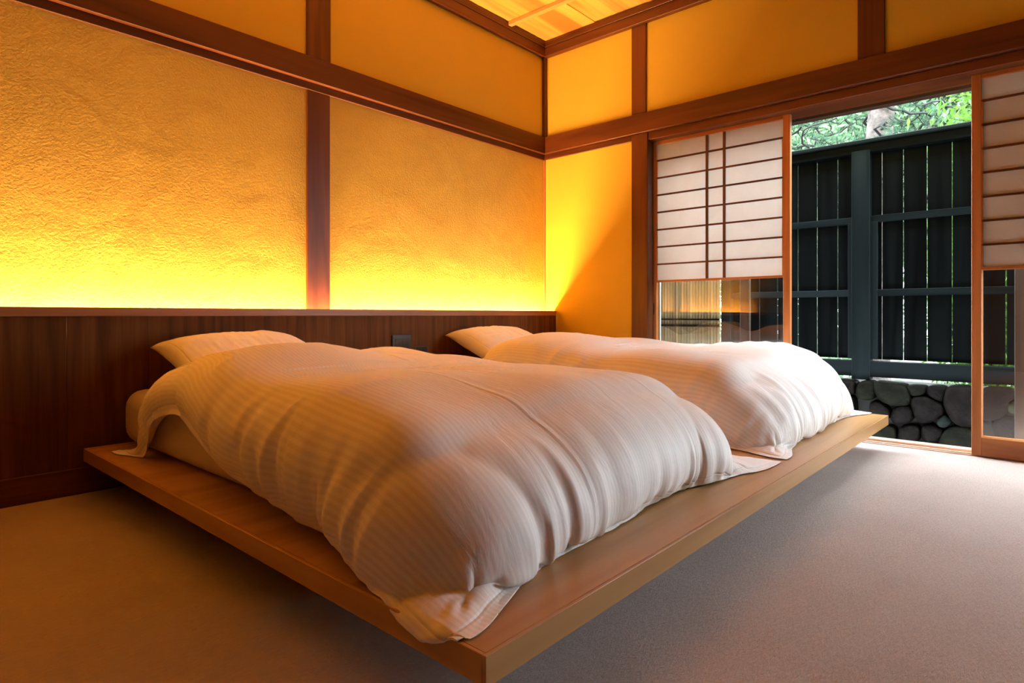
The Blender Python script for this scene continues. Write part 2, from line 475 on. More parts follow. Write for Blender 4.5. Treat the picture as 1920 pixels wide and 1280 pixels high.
# ------------------------------------------------------------------ sliding paper doors
ZS = [1.754, 1.635, 1.518, 1.400, 1.281, 1.163, 1.045]
def door(n, ya, yb, xc, label, verticals=True, pull=None, double=True):
    d = empty('door_%d' % n, (xc, (ya + yb) / 2, 0.004), label, 'sliding door', kind='structure')
    h = .016
    box('stile', xc - h, xc + h, ya, ya + .04, .004, 1.90, WJ[2], d, .002)
    box('stile', xc - h, xc + h, yb - .04, yb, .004, 1.90, WJ[2], d, .002)
    a, b = ya + .04, yb - .04
    box('top_rail', xc - h, xc + h, a, b, 1.862, 1.90, WJ[1], d, .002)
    box('bottom_rail', xc - h, xc + h, a, b, .004, .096, WJ[1], d, .002)
    box('middle_rail', xc - .013, xc + .006, a, b, .922, .936, WJ[1], d, .001)
    for z in ZS:
        box('lattice_bar', xc - .013, xc - .003, a, b, z - .0052, z + .0052, WD[1], d)  # lattice darker than the frame: backlit silhouette put into the wood colour
    if verticals:
        c = (ya + yb) / 2
        for q in (c - .057, c + .057):
            box('lattice_bar', xc - .0138, xc - .0032, q - .0075, q + .0075, .936, 1.862, WD[2], d)
    for q in (a, b - .006):
        box('panel_edge', xc - .013, xc - .003, q, q + .006, .936, ZS[0], WJ[2], d)
    box('paper', xc - .0026, xc - .0022, a, b, .93, ZS[0], M_PAPER, d)
    if double: box('paper', xc + .010, xc + .0104, a, b, .93, ZS[0], M_PAPER, d)
    box('paper', xc - .0026, xc - .0022, a, b, ZS[0], 1.864, M_PAPER, d)
    # lower pane of slightly bowed glass
    V, F = [], []
    nn = 24
    for i in range(nn + 1):
        t = i / nn
        yy = a + (b - a) * t
        bow = 0.0022 * math.sin(math.pi * t) + 0.0004 * math.sin(9 * t + n)
        V += [(xc + .004 - bow, yy, .092), (xc + .004 - bow, yy, .926)]
    for i in range(nn):
        F.append((2 * i, 2 * i + 1, 2 * i + 3, 2 * i + 2))
    mesh_obj('glass_pane', V, F, M_GLASS, d, smooth=True)
    if pull:
        box('finger_pull', xc - h - .001, xc - h + .004, pull - .008, pull + .008, .70, .78, M_BLACK, d, .002)
    return d

door(1, 1.172, 2.086, 3.80, 'paper and glass sliding door left of the garden opening', pull=2.068, double=False)
door(2, -.58, .314, 3.80, 'warm-lit paper and glass sliding door at right edge')
door(3, -.58, .313, 3.845, 'second sliding door stacked behind the right-hand one')

d5 = empty('door_5', (3.955, 1.86, 0), 'outer metal-edged glass sash behind the left paper door', 'sliding door', kind='structure')
box('stile', 3.945, 3.965, 2.105, 2.128, .004, 1.87, M_METAL, d5, .001)
box('stile', 3.94, 3.97, 1.47, 1.53, .004, 1.87, WE[2], d5, .002)
box('bottom_rail', 3.945, 3.965, 1.53, 2.105, .004, .05, M_METAL, d5, .001)
box('top_rail', 3.945, 3.965, 1.53, 2.105, 1.83, 1.87, M_METAL, d5, .001)
mesh_obj('glass_pane', [(3.955, 1.53, .05), (3.955, 2.105, .05), (3.955, 2.105, 1.83), (3.955, 1.53, 1.83)], [(0, 1, 2, 3)], M_GLASS, d5)

# ------------------------------------------------------------------ headboard
hb = empty('headboard', (1.7, 2.87, 0), 'long low wooden headboard with a lighter cap rail', 'headboard')
HF = 2.85
xs = [-2.09, -1.6, -.9, -.2, .36, .62, .905, 1.18, 1.52, 1.86, 2.02, 2.36, 2.62, 2.93, 3.16, 3.40, 3.712]
for a, b in zip(xs[:-1], xs[1:]):
    box('panel', a + .0006, b - .0006, HF + .004, HF + .024, .10, .694, WH[2], hb)
box('cap_rail', -2.09, 3.712, HF, HF + .028, .694, .730, WC[0], hb, .002)
box('kick_board', -2.09, 3.712, HF - .004, HF + .02, .0, .102, WH[0], hb, .002)
box('trough_base', -2.09, 3.712, HF + .024, HW, .60, .63, WH[0], hb)
led = box('led_strip', -.55, 3.705, 2.905, 2.955, .631, .645, M_LED)
tag(led, 'warm LED light strip hidden behind the headboard', 'light strip')

def plate(name, x0, x1, z0, z1, label, cat, sockets):
    e = empty(name, ((x0 + x1) / 2, HF + .004, (z0 + z1) / 2), label, cat)
    box('cover_plate', x0, x1, HF - .004, HF + .004, z0, z1, M_BLACK, e, .002)
    return e, [box('insert', a, b, HF - .0065, HF - .003, c, d, M_BLACK2, e, .001) for (a, b, c, d) in sockets]
e, ins = plate('power_outlet', 2.165, 2.301, .455, .584, 'square black power outlet on the headboard between the beds', 'outlet',
      [(2.185, 2.229, .475, .56), (2.236, 2.281, .475, .56)])
for cx, insert in zip((2.207, 2.258), ins):
    for zz in (.538, .500):
        for dx in (-.007, .007):
            box('socket_slot', cx + dx - .0016, cx + dx + .0016, HF - .0071, HF - .0062, zz - .007, zz + .007, M_BLACK, insert)
plate('light_switch', 2.029, 2.135, .472, .512, 'small black light switch left of the power outlet', 'switch', [(2.04, 2.08, .478, .506), (2.084, 2.124, .478, .506)])
plate('light_switch', 2.329, 2.432, .472, .512, 'small black light switch right of the power outlet', 'switch', [(2.34, 2.379, .478, .506), (2.383, 2.421, .478, .506)])

# ------------------------------------------------------------------ bed platform
bp_ = empty('bed_platform', (2.18, 1.75, 0), 'wide low wooden bed platform floating above the carpet', 'bed platform')
PX0, PX1, PY0, PY1 = .672, 3.683, .652, 2.846
nb = 6
for i in range(nb):
    a = PY0 + .008 + (PY1 - PY0 - .008) * i / nb; b = PY0 + .008 + (PY1 - PY0 - .008) * (i + 1) / nb
    box('deck_board', PX0 + .008, PX1 - .008, a + .0003, b - .0003, PT - .03, PT, WP[0], bp_)
box('front_fascia', PX0, PX1, PY0, PY0 + .0078, PT - .05, PT - .0002, WP[0], bp_, .001)
box('side_fascia', PX0, PX0 + .0078, PY0 + .008, PY1, PT - .05, PT - .0002, WP[1], bp_, .001)
box('side_fascia', PX1 - .0078, PX1, PY0 + .008, PY1, PT - .05, PT - .0002, WP[1], bp_, .001)
box('underside', PX0 + .008, PX1 - .008, PY0 + .008, PY1, PT - .05, PT - .031, WP[0], bp_)
box('plinth', PX0 + .45, PX1 - .35, PY0 + .50, PY1, 0, PT - .05, WH[0], bp_)

# ------------------------------------------------------------------ mattresses
MZ = .395
def mattress(x0, x1, label, seed):
    y0, y1, z0, z1 = 1.0, 2.842, PT + .001, MZ
    bm = bmesh.new()
    bmesh.ops.create_cube(bm, size=1.0)
    bmesh.ops.scale(bm, vec=(x1 - x0, y1 - y0, z1 - z0), verts=bm.verts)
    bmesh.ops.bevel(bm, geom=bm.edges[:], offset=.07, segments=5, affect='EDGES', profile=.5)
    bmesh.ops.subdivide_edges(bm, edges=[e for e in bm.edges if e.calc_length() > .3], cuts=20, use_grid_fill=True)
    c = Vector(((x0 + x1) / 2, (y0 + y1) / 2, (z0 + z1) / 2))
    for v in bm.verts:
        q = v.co * 1.0
        n = noise.noise(Vector((q.x * 5 + seed, q.y * 3, q.z * 5)))
        fl = min(1, (q.z + (z1 - z0) / 2) / .05)
        v.co.x += .006 * n * (1 if q.x > 0 else -1) * (1 if abs(q.x) > .3 else 0)
        v.co.z += .004 * n * fl
    uvl = bm.loops.layers.uv.new('UVMap')
    for f in bm.faces:
        f.smooth = True
        for l in f.loops: l[uvl].uv = (l.vert.co.x + l.vert.co.z, l.vert.co.y)
    me = bpy.data.meshes.new('mattress'); bm.to_mesh(me); bm.free()
    me.materials.append(M_SHEET)
    o = bpy.data.objects.new('mattress', me); link(o); o.location = c
    return tag(o, label, 'mattress', 'mattresses on the platform')
MX = [(.80, 1.92), (2.46, 3.60)]
mattress(*MX[0], 'thick sheeted mattress under the nearer duvet', 1)
mattress(*MX[1], 'sheeted mattress under the duvet by the window', 9)

# ------------------------------------------------------------------ duvets and pillows: small position-based cloth solver
def sstep(x): x = np.clip(x, 0, 1); return x * x * (3 - 2 * x)

def upsample(P):
    nl, a, b, _ = P.shape
    Q = np.zeros((nl, 2 * a - 1, 2 * b - 1, 3))
    Q[:, ::2, ::2] = P
    Q[:, 1::2, ::2] = .5 * (P[:, 1:] + P[:, :-1])
    Q[:, :, 1::2] = .5 * (Q[:, :, 2::2] + Q[:, :, :-2:2])
    return Q

def lowfreq(nu, nv, cells, rng):
    g = rng.random((cells[0] + 1, cells[1] + 1))
    iu = np.linspace(0, cells[0] - 1e-6, nu); iv = np.linspace(0, cells[1] - 1e-6, nv)
    a = iu.astype(int); b = iv.astype(int)
    fu = (iu - a)[:, None]; fv = (iv - b)[None]
    fu = fu * fu * (3 - 2 * fu); fv = fv * fv * (3 - 2 * fv)
    return (g[a][:, b] * (1 - fu) * (1 - fv) + g[a + 1][:, b] * fu * (1 - fv) + g[a][:, b + 1] * (1 - fu) * fv + g[a + 1][:, b + 1] * fu * fv)

def con(P, s1, s2, L, k, both=True, compress=1.0):
    A = P[s1]; B = P[s2]
    d = B - A
    l = np.sqrt((d * d).sum(-1)) + 1e-9
    e = (l - L) / l
    if compress != 1.0: e = np.where(e < 0, e * compress, e)
    c = d * (0.5 * k * e)[..., None]
    P[s1] = A + c
    P[s2] = B - c

def cloth(P, W, Lu, T, steps, iters, collide, dt=.016, damp=.97, bend=.12, thick_k=.25, comp=.35, gather=1.0, spans=(), span_k=.3, cu=1.0, cv=1.0):
    """P: (2, nu, nv, 3) top and bottom sheets sharing their border; T: fill thickness"""
    nl, nu, nv, _ = P.shape
    hu = W / (nu - 1); hv = Lu / (nv - 1); hd = math.hypot(hu, hv)
    S = slice(None)
    eu = np.minimum(np.arange(nu), np.arange(nu)[::-1]) * hu; evd = np.minimum(np.arange(nv), np.arange(nv)[::-1]) * hv
    mk = sstep((np.hypot(eu[:, None], evd[None, :]) - .12) / .2)
    Hu = hu * (1 - (1 - gather) * mk * np.exp(-(evd / .03) ** 2)[None, :]) * cu
    Hv = hv * (1 - (1 - gather) * mk * np.exp(-(eu / .03) ** 2)[:, None]) * cv
    def ev(n, st): return slice(st, n - 1, 2), slice(st + 1, n, 2)
    U = [ev(nu, 0), ev(nu, 1)]; Vv = [ev(nv, 0), ev(nv, 1)]
    V = np.zeros_like(P)
    inner = (slice(1, -1), slice(1, -1))
    Ti = T[inner]
    for st in range(steps):
        old = P.copy()
        V[..., 2] -= 9.8 * dt
        P = P + V * dt
        for it in range(iters):
            for a, b in U: con(P, (S, a, S), (S, b, S), Hu[a], .9, compress=comp)
            for a, b in Vv: con(P, (S, S, a), (S, S, b), Hv[:, a], .9, compress=comp)
            for a, b in U:
                con(P, (S, a, slice(0, -1)), (S, b, slice(1, None)), hd, .25, compress=comp)
                con(P, (S, a, slice(1, None)), (S, b, slice(0, -1)), hd, .25, compress=comp)
            # bending: keep every second vertex apart
            for q in (0, 1, 2, 3):
                a = slice(q, nu - 2, 4); b = slice(q + 2, nu, 4)
                n = min(len(range(*a.indices(nu))), len(range(*b.indices(nu))))
                if n: con(P, (S, slice(q, q + 4 * n - 3, 4)), (S, slice(q + 2, q + 2 + 4 * n - 3, 4)), 2 * hu * cu, bend)
                n = min(len(range(q, nv - 2, 4)), len(range(q + 2, nv, 4)))
                if n: con(P, (S, S, slice(q, q + 4 * n - 3, 4)), (S, S, slice(q + 2, q + 2 + 4 * n - 3, 4)), 2 * hv * cv, bend)
            # springy filling: resist sharp large-scale folding
            for m in spans:
                for q in range(2 * m):
                    n = min(len(range(q, nu - m, 2 * m)), len(range(q + m, nu, 2 * m)))
                    if n: con(P, (S, slice(q, q + 2 * m * (n - 1) + 1, 2 * m)), (S, slice(q + m, q + m + 2 * m * (n - 1) + 1, 2 * m)), m * hu * cu, span_k)
                    n = min(len(range(q, nv - m, 2 * m)), len(range(q + m, nv, 2 * m)))
                    if n: con(P, (S, S, slice(q, q + 2 * m * (n - 1) + 1, 2 * m)), (S, S, slice(q + m, q + m + 2 * m * (n - 1) + 1, 2 * m)), m * hv * cv, span_k)
            # fill
            mid = P[0] + P[1]
            du = mid[2:, 1:-1] - mid[:-2, 1:-1]; dv = mid[1:-1, 2:] - mid[1:-1, :-2]
            nrm = np.cross(du, dv); nrm /= np.sqrt((nrm * nrm).sum(-1, keepdims=True)) + 1e-9
            t = P[0][inner]; b = P[1][inner]
            d = t - b
            sd = (d * nrm).sum(-1)
            tan = d - nrm * sd[..., None]
            e = np.where(sd < Ti, sd - Ti, np.where(sd > Ti * 1.15, (sd - Ti * 1.15) * .6, 0))
            c = nrm * (thick_k * .5 * e)[..., None] + tan * .04
            P[0][inner] = t - c; P[1][inner] = b + c
            # shared border
            for sl in ((0, S), (-1, S), (S, 0), (S, -1)):
                m = .5 * (P[0][sl] + P[1][sl]); P[0][sl] = m; P[1][sl] = m
        P = collide(P, old)
        V = (P - old) / dt * damp
        sp = np.sqrt((V * V).sum(-1, keepdims=True)); V *= np.minimum(1, 2.5 / (sp + 1e-9))
    return P

def rbox(P, lo, hi, r, m=0.003):
    """push points out of a rounded box; returns contact mask"""
    c = (np.array(lo) + np.array(hi)) / 2; h = (np.array(hi) - np.array(lo)) / 2 - r
    q = P - c
    inn = np.clip(q, -h, h)
    d = q - inn
    l = np.sqrt((d * d).sum(-1))
    deep = l < 1e-6
    hit = l < r + m
    Q = c + inn + d / np.maximum(l, 1e-6)[..., None] * (r + m)
    P = np.where((hit & ~deep)[..., None], Q, P)
    if deep.any():
        p = P[deep]; qq = p - c
        # leave through the top
        p[:, 2] = hi[2] + m
        P[deep] = p
        hit = hit | deep
    return P, hit

def collider(boxes, ell=None, planes=None, mu=.9):
    def f(P, old):
        hit = np.zeros(P.shape[:-1], bool)
        for lo, hi, r in boxes:
            P, h = rbox(P, lo, hi, r); hit |= h
        if ell is not None:
            c, rad = np.array(ell[0]), np.array(ell[1])
            q = (P - c) / rad; l = np.sqrt((q * q).sum(-1)) + 1e-6
            h = l < 1.0
            P = np.where(h[..., None], c + q / l[..., None] * rad, P); hit |= h
        # platform top
        on = (P[..., 0] > PX0 - .0) & (P[..., 1] > PY0 - .0) & (P[..., 2] < PT + .004) & (P[..., 2] > PT - .06)
        P[..., 2] = np.where(on, PT + .004, P[..., 2]); hit |= on
        if planes:
            for ax, val, sg in planes:
                v = P[..., ax]
                P[..., ax] = np.minimum(v, val) if sg < 0 else np.maximum(v, val)
        mv = P - old
        mv_n = old + mv * (1 - mu)
        z = P[..., 2].copy()
        P = np.where(hit[..., None], mv_n, P)
        P[..., 2] = np.where(hit, z, P[..., 2])
        return P
    return f

def to_object(name, P, W, L, mat, label, cat, group, origin_z=PT):
    nl, nu, nv, _ = P.shape
    idx = np.zeros((2, nu, nv), int)
    idx[0] = np.arange(nu * nv).reshape(nu, nv)
    nin = (nu - 2) * (nv - 2)
    idx[1] = idx[0]
    idx[1, 1:-1, 1:-1] = nu * nv + np.arange(nin).reshape(nu - 2, nv - 2)
    verts = np.concatenate([P[0].reshape(-1, 3), P[1, 1:-1, 1:-1].reshape(-1, 3)])
    uu, vv = np.meshgrid(np.linspace(0, W, nu), np.linspace(0, L, nv), indexing='ij')
    uvv = np.concatenate([np.stack([uu, vv], -1).reshape(-1, 2), np.stack([uu, vv], -1)[1:-1, 1:-1].reshape(-1, 2)])
    F0 = np.stack([idx[0, :-1, :-1], idx[0, 1:, :-1], idx[0, 1:, 1:], idx[0, :-1, 1:]], -1).reshape(-1, 4)
    F1 = np.stack([idx[1, :-1, :-1], idx[1, :-1, 1:], idx[1, 1:, 1:], idx[1, 1:, :-1]], -1).reshape(-1, 4)
    F = np.concatenate([F0, F1])
    c = (verts.min(0) + verts.max(0)) / 2
    o = mesh_obj(name, verts, F.tolist(), mat, None, origin=(c[0], c[1], verts[:, 2].min()), smooth=True)
    me = o.data
    ed = edge_dist(nu, nv, W, L)
    ha = me.attributes.new('hem', 'FLOAT', 'POINT')
    ha.data.foreach_set('value', np.concatenate([ed.ravel(), ed[1:-1, 1:-1].ravel()]).astype(np.float32))
    uvl = me.uv_layers.new(name='UVMap')
    li = np.zeros(len(me.loops), int); me.loops.foreach_get('vertex_index', li)
    uvl.data.foreach_set('uv', uvv[li].astype(np.float32).ravel())
    sm = o.modifiers.new('smooth', 'SUBSURF'); sm.levels = 1; sm.render_levels = 1
    return tag(o, label, cat, group)

def edge_dist(nu, nv, W, L):
    u = np.linspace(0, W, nu)[:, None]; v = np.linspace(0, L, nv)[None]
    return np.minimum(np.minimum(u, W - u), np.minimum(v, L - v))


def normals(S_):
    du = np.gradient(S_, axis=0); dv = np.gradient(S_, axis=1)
    n = np.cross(du, dv)
    return n / (np.sqrt((n * n).sum(-1, keepdims=True)) + 1e-9)

def wrinkle(P, W, L, seed, amp=1.0):
    """gathers running in from the hems and a few slack folds on top of the simulated drape"""
    rng = np.random.default_rng(seed)
    nu, nv = P.shape[1:3]
    u = np.linspace(0, W, nu)[:, None]; v = np.linspace(0, L, nv)[None]
    ridge = lambda cells, p=1.0: (1 - np.abs(2 * lowfreq(nu, nv, cells, rng) - 1)) ** p - .5
    H = np.zeros((nu, nv))
    for d, cells, far in ((v, (44, 5), (22, 4)), (L - v, (34, 5), (14, 4)), (u, (5, 48), (4, 20)), (W - u, (5, 48), (4, 20))):
        near = np.exp(-(d / .16) ** 2) * np.clip(d / .02, 0, 1)
        mid = np.exp(-((d - .16) / .17) ** 2)
        pat = lowfreq(nu, nv, (7, 9), rng)
        H = H + .028 * near * ridge(cells) * (.35 + pat) + .024 * mid * ridge(far, 1.4) * sstep((pat - .35) / .4)
    H = H + .004 * (lowfreq(nu, nv, (9, 5), rng) - .5) * 2
    e = np.clip(edge_dist(nu, nv, W, L) / .012, 0, 1) * (.15 + .85 * sstep((np.hypot(np.minimum(u, W - u), np.minimum(v, L - v)) - .1) / .25))
    P = P.copy()
    P[0] += normals(P[0]) * (H * e * amp)[..., None]
    return P

def fill_profile(nu, nv, W, L, off, wid):
    f = lambda t: np.sqrt(1 - (1 - np.clip((t - off) / wid, 0, 1)) ** 2)
    u = np.linspace(0, W, nu)[:, None]; v = np.linspace(0, L, nv)[None]
    return f(np.minimum(u, W - u)) * f(np.minimum(v, L - v))

def make_duvet(x0, y0, W, L, rot, mbox, pillow, seed, label, planes, T0=.15, head=1.05, foot=.8, stiff=.05, foot_pad=.05, waist=.09, waist_v=.03, skew=0.0, bumps=()):
    rng = np.random.default_rng(seed)
    h0 = .05
    nu = int(round(W / h0)) + 1; nv = int(round(L / h0)) + 1
    def thick(nu, nv):
        r2 = np.random.default_rng(seed + 5)
        lump = .78 + .44 * lowfreq(nu, nv, (4, 6), r2)
        vv = np.linspace(0, L, nv)[None]
        hd = foot + (head - foot) * sstep(vv / (L * .75))
        T = T0 * lump * hd
        for (bu, bv, br, bh) in bumps:
            uu = np.linspace(0, 1, nu)[:, None] * W
            T = T + bh * np.exp(-((uu - bu) ** 2 + (vv - bv) ** 2) / br ** 2)
        uu = np.linspace(0, W, nu)[:, None]
        cd = np.hypot(np.minimum(uu, W - uu), np.minimum(vv, L - vv))
        return T * fill_profile(nu, nv, W, L, .03, .19) * (.25 + .75 * sstep((cd - .15) / .3)) + .006
    u = np.linspace(-W / 2, W / 2, nu)[:, None]; v = np.linspace(0, L, nv)[None]
    X = u + 0 * v; Y = v + 0 * u
    c, s = math.cos(rot), math.sin(rot)
    def waists(nu, nv):
        return (1 - waist * np.sin(np.pi * np.linspace(0, 1, nv)) ** .8)[None, :], ((1 - waist_v * np.sin(np.pi * np.linspace(0, 1, nu)) ** .8) * (1 + skew * (1 - np.linspace(0, 1, nu)) ** 2))[:, None]
    wu, wv = waists(nu, nv)
    X = X * wu; Y = L / 2 + (Y - L / 2) * wv + L / 2 * skew * (1 - np.linspace(0, 1, nu)[:, None]) ** 2
    PX = x0 + X * c - (Y - L / 2) * s; PY = y0 + L / 2 + X * s + (Y - L / 2) * c
    T = thick(nu, nv)
    zz = .53 + .02 * lowfreq(nu, nv, (5, 7), rng)
    P = np.zeros((2, nu, nv, 3))
    for k in (0, 1):
        P[k, ..., 0] = PX; P[k, ..., 1] = PY
        P[k, ..., 2] = zz + (T / 2 if k == 0 else -T / 2)
    P += rng.normal(0, .002, P.shape)
    (lo, hi, r) = mbox
    pads = [((cx_ - .17, lo[1] - .19, lo[2] - .12), (cx_ + .17, lo[1] + .25, lo[2] + .155), .17) for cx_ in (lo[0] + .07, hi[0] - .07)]
    col = collider(pads + [(lo, (hi[0], hi[1], hi[2]), r), ((lo[0] + .02, lo[1] - foot_pad, lo[2] - .1), (hi[0] - .02, lo[1] + .4, hi[2] - .035), .17)], pillow, planes)
    P = cloth(P, W, L, T, 130, 5, col, cu=wu, cv=wv, spans=(4, 6), span_k=stiff)
    P = upsample(P)
    P[:, 1:-1, 1:-1] += rng.normal(0, .0012, P[:, 1:-1, 1:-1].shape)
    wu, wv = waists(*P.shape[1:3])
    P = cloth(P, W * 1.015, L * 1.015, thick(*P.shape[1:3]), 45, 6, col, bend=.05, comp=.9, gather=.96, spans=(8,), span_k=stiff, cu=wu, cv=wv)
    P = upsample(P)
    P[:, 1:-1, 1:-1] += rng.normal(0, .0006, P[:, 1:-1, 1:-1].shape)
    wu, wv = waists(*P.shape[1:3])
    P = cloth(P, W * 1.02, L * 1.02, thick(*P.shape[1:3]), 26, 7, col, bend=.03, comp=1.0, gather=.95, cu=wu, cv=wv)
    P = wrinkle(P, W, L, seed + 9)
    return to_object('duvet', P, W, L, M_DUVET, label, 'duvet', 'duvets on the platform')

def make_pillow(xc, W, L, rot, mbox, seed, label, T0=.17, lean=20):
    """stuffed pillow leaning back against the headboard, front edge on the mattress"""
    rng = np.random.default_rng(seed)
    nu, nv = 61, 41
    u = np.linspace(-1, 1, nu)[:, None]; v = np.linspace(-1, 1, nv)[None]
    X = W / 2 * u * (1 - .07 * (1 - v * v) * u * u)
    Y = L / 2 * v * (1 - .09 * (1 - u * u) * v * v)
    h = np.clip((1 - np.abs(u) ** 2.6) * (1 - np.abs(v) ** 2.4), 0, 1) ** .52
    h = h * (1 + .10 * (lowfreq(nu, nv, (4, 3), rng) - .5))
    P = np.zeros((2, nu, nv, 3))
    for k in (0, 1):
        P[k, ..., 0] = X; P[k, ..., 1] = Y; P[k, ..., 2] = h * T0 * (.56 if k == 0 else -.44)
    # limp corners curl a little
    P[..., 2] += -.02 * (np.abs(u) * np.abs(v)) ** 6 + .006 * (lowfreq(nu, nv, (9, 7), rng) - .5) * np.abs(u) ** 2
    P = wrinkle(P, W, L, seed + 3, .35)
    c, s = math.cos(rot), math.sin(rot)
    x, y = P[..., 0].copy(), P[..., 1].copy()
    P[..., 0] = x * c - y * s; P[..., 1] = x * s + y * c
    a = math.radians(lean)
    y, z = P[..., 1].copy(), P[..., 2].copy()
    P[..., 1] = y * math.cos(a) - z * math.sin(a); P[..., 2] = y * math.sin(a) + z * math.cos(a)
    P[..., 0] += xc
    P[..., 1] += HF - .005 - P[..., 1].max(); P[..., 2] += mbox[1][2] + .003 - P[..., 2].min()
    return to_object('pillow', P, W, L, M_LINEN, label, 'pillow', 'pillows against the headboard')

MB = [((a, 1.0, PT), (b, 2.842, MZ), .075) for a, b in MX]
make_pillow(1.23, .66, .46, .03, MB[0], 3, 'white pillow leaning at the headboard behind the nearer duvet')
make_pillow(2.88, .66, .46, -.03, MB[1], 4, 'white pillow half covered by the duvet near the window')
make_duvet(1.435, .68, 1.69, 2.03, .0, MB[0], ((1.215, 2.70, .46), (.41, .34, .14)), 11,
           'puffy white striped duvet on the nearer bed', [(1, HF - .008, -1)],
           T0=.14, foot=.7, waist=.09, waist_v=.09, skew=.06, foot_pad=.14, stiff=.12, bumps=[(.5, 1.5, .33, .06), (1.1, 1.6, .25, -.03)])
make_duvet(3.035, .68, 1.46, 1.99, -.01, MB[1], ((2.86, 2.70, .46), (.41, .34, .14)), 23,
           'puffy white striped duvet on the bed by the window', [(1, HF - .008, -1), (0, 3.69, -1)],
           T0=.14, foot=.75, waist=.05, waist_v=.08, foot_pad=.14, stiff=.12, bumps=[(.5, 1.5, .3, .04), (1.15, .35, .3, .04)])

# ------------------------------------------------------------------ garden: ground, stone wall, fences
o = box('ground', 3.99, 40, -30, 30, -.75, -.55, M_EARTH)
tag(o, 'dark garden soil outside the doors', 'ground', kind='structure')

o = box('gravel_reflector', 3.995, 4.82, -6, 5, -.55, -.50, M_BOUNCE_GRAVEL)  # added reflector, out of view: throws sky light up at the paper doors
tag(o, 'unseen pale gravel strip added to bounce sky light onto the doors', 'gravel', kind='structure')

sw = empty('stone_wall', (5.0, .5, -.55), 'low dry stone wall of dark rounded rocks under the fence', 'stone wall')
box('core', 4.935, 5.25, -3, 4.5, -.55, .215, M_EARTH, sw)

def stone(poly, bulge, mat, seed, xf=4.875):
    rr = random.Random(seed)
    pts = [Vector((y, z)) for y, z in poly]
    for _ in range(2):
        q = []
        for i in range(len(pts)):
            a, b = pts[i], pts[(i + 1) % len(pts)]
            q += [a * .78 + b * .22, a * .22 + b * .78]
        pts = q
    c = sum(pts, Vector((0, 0))) / len(pts)
    pts = [c + (p - c) * 1.07 for p in pts]
    rings = [(1.0, .0), (.99, .42), (.95, .72), (.84, .90), (.58, 1.0), (.25, 1.03)]
    V, F = [], []
    n = len(pts)
    V2 = [(xf, p.x, p.y) for p in pts]
    V += [(xf + .09, p.x, p.y) for p in pts]
    for s, hgt in rings:
        for p in pts:
            w_ = c + (p - c) * s
            nn = noise.noise(Vector((w_.x * 14 + seed, w_.y * 14, seed * 1.7))) + .5 * noise.noise(Vector((w_.x * 40, w_.y * 40 + seed, 0)))
            V.append((xf - bulge * hgt - .012 * nn * (hgt > 0), w_.x, w_.y))
    for k in range(len(rings)):
        for i in range(n):
            j = (i + 1) % n
            F.append((k * n + i, k * n + j, (k + 1) * n + j, (k + 1) * n + i))
    V.append((xf - bulge * 1.0, c.x, c.y))
    L = len(V) - 1
    for i in range(n):
        F.append((len(rings) * n + i, len(rings) * n + (i + 1) % n, L))
    return mesh_obj('stone', V, F, mat, sw, smooth=True)

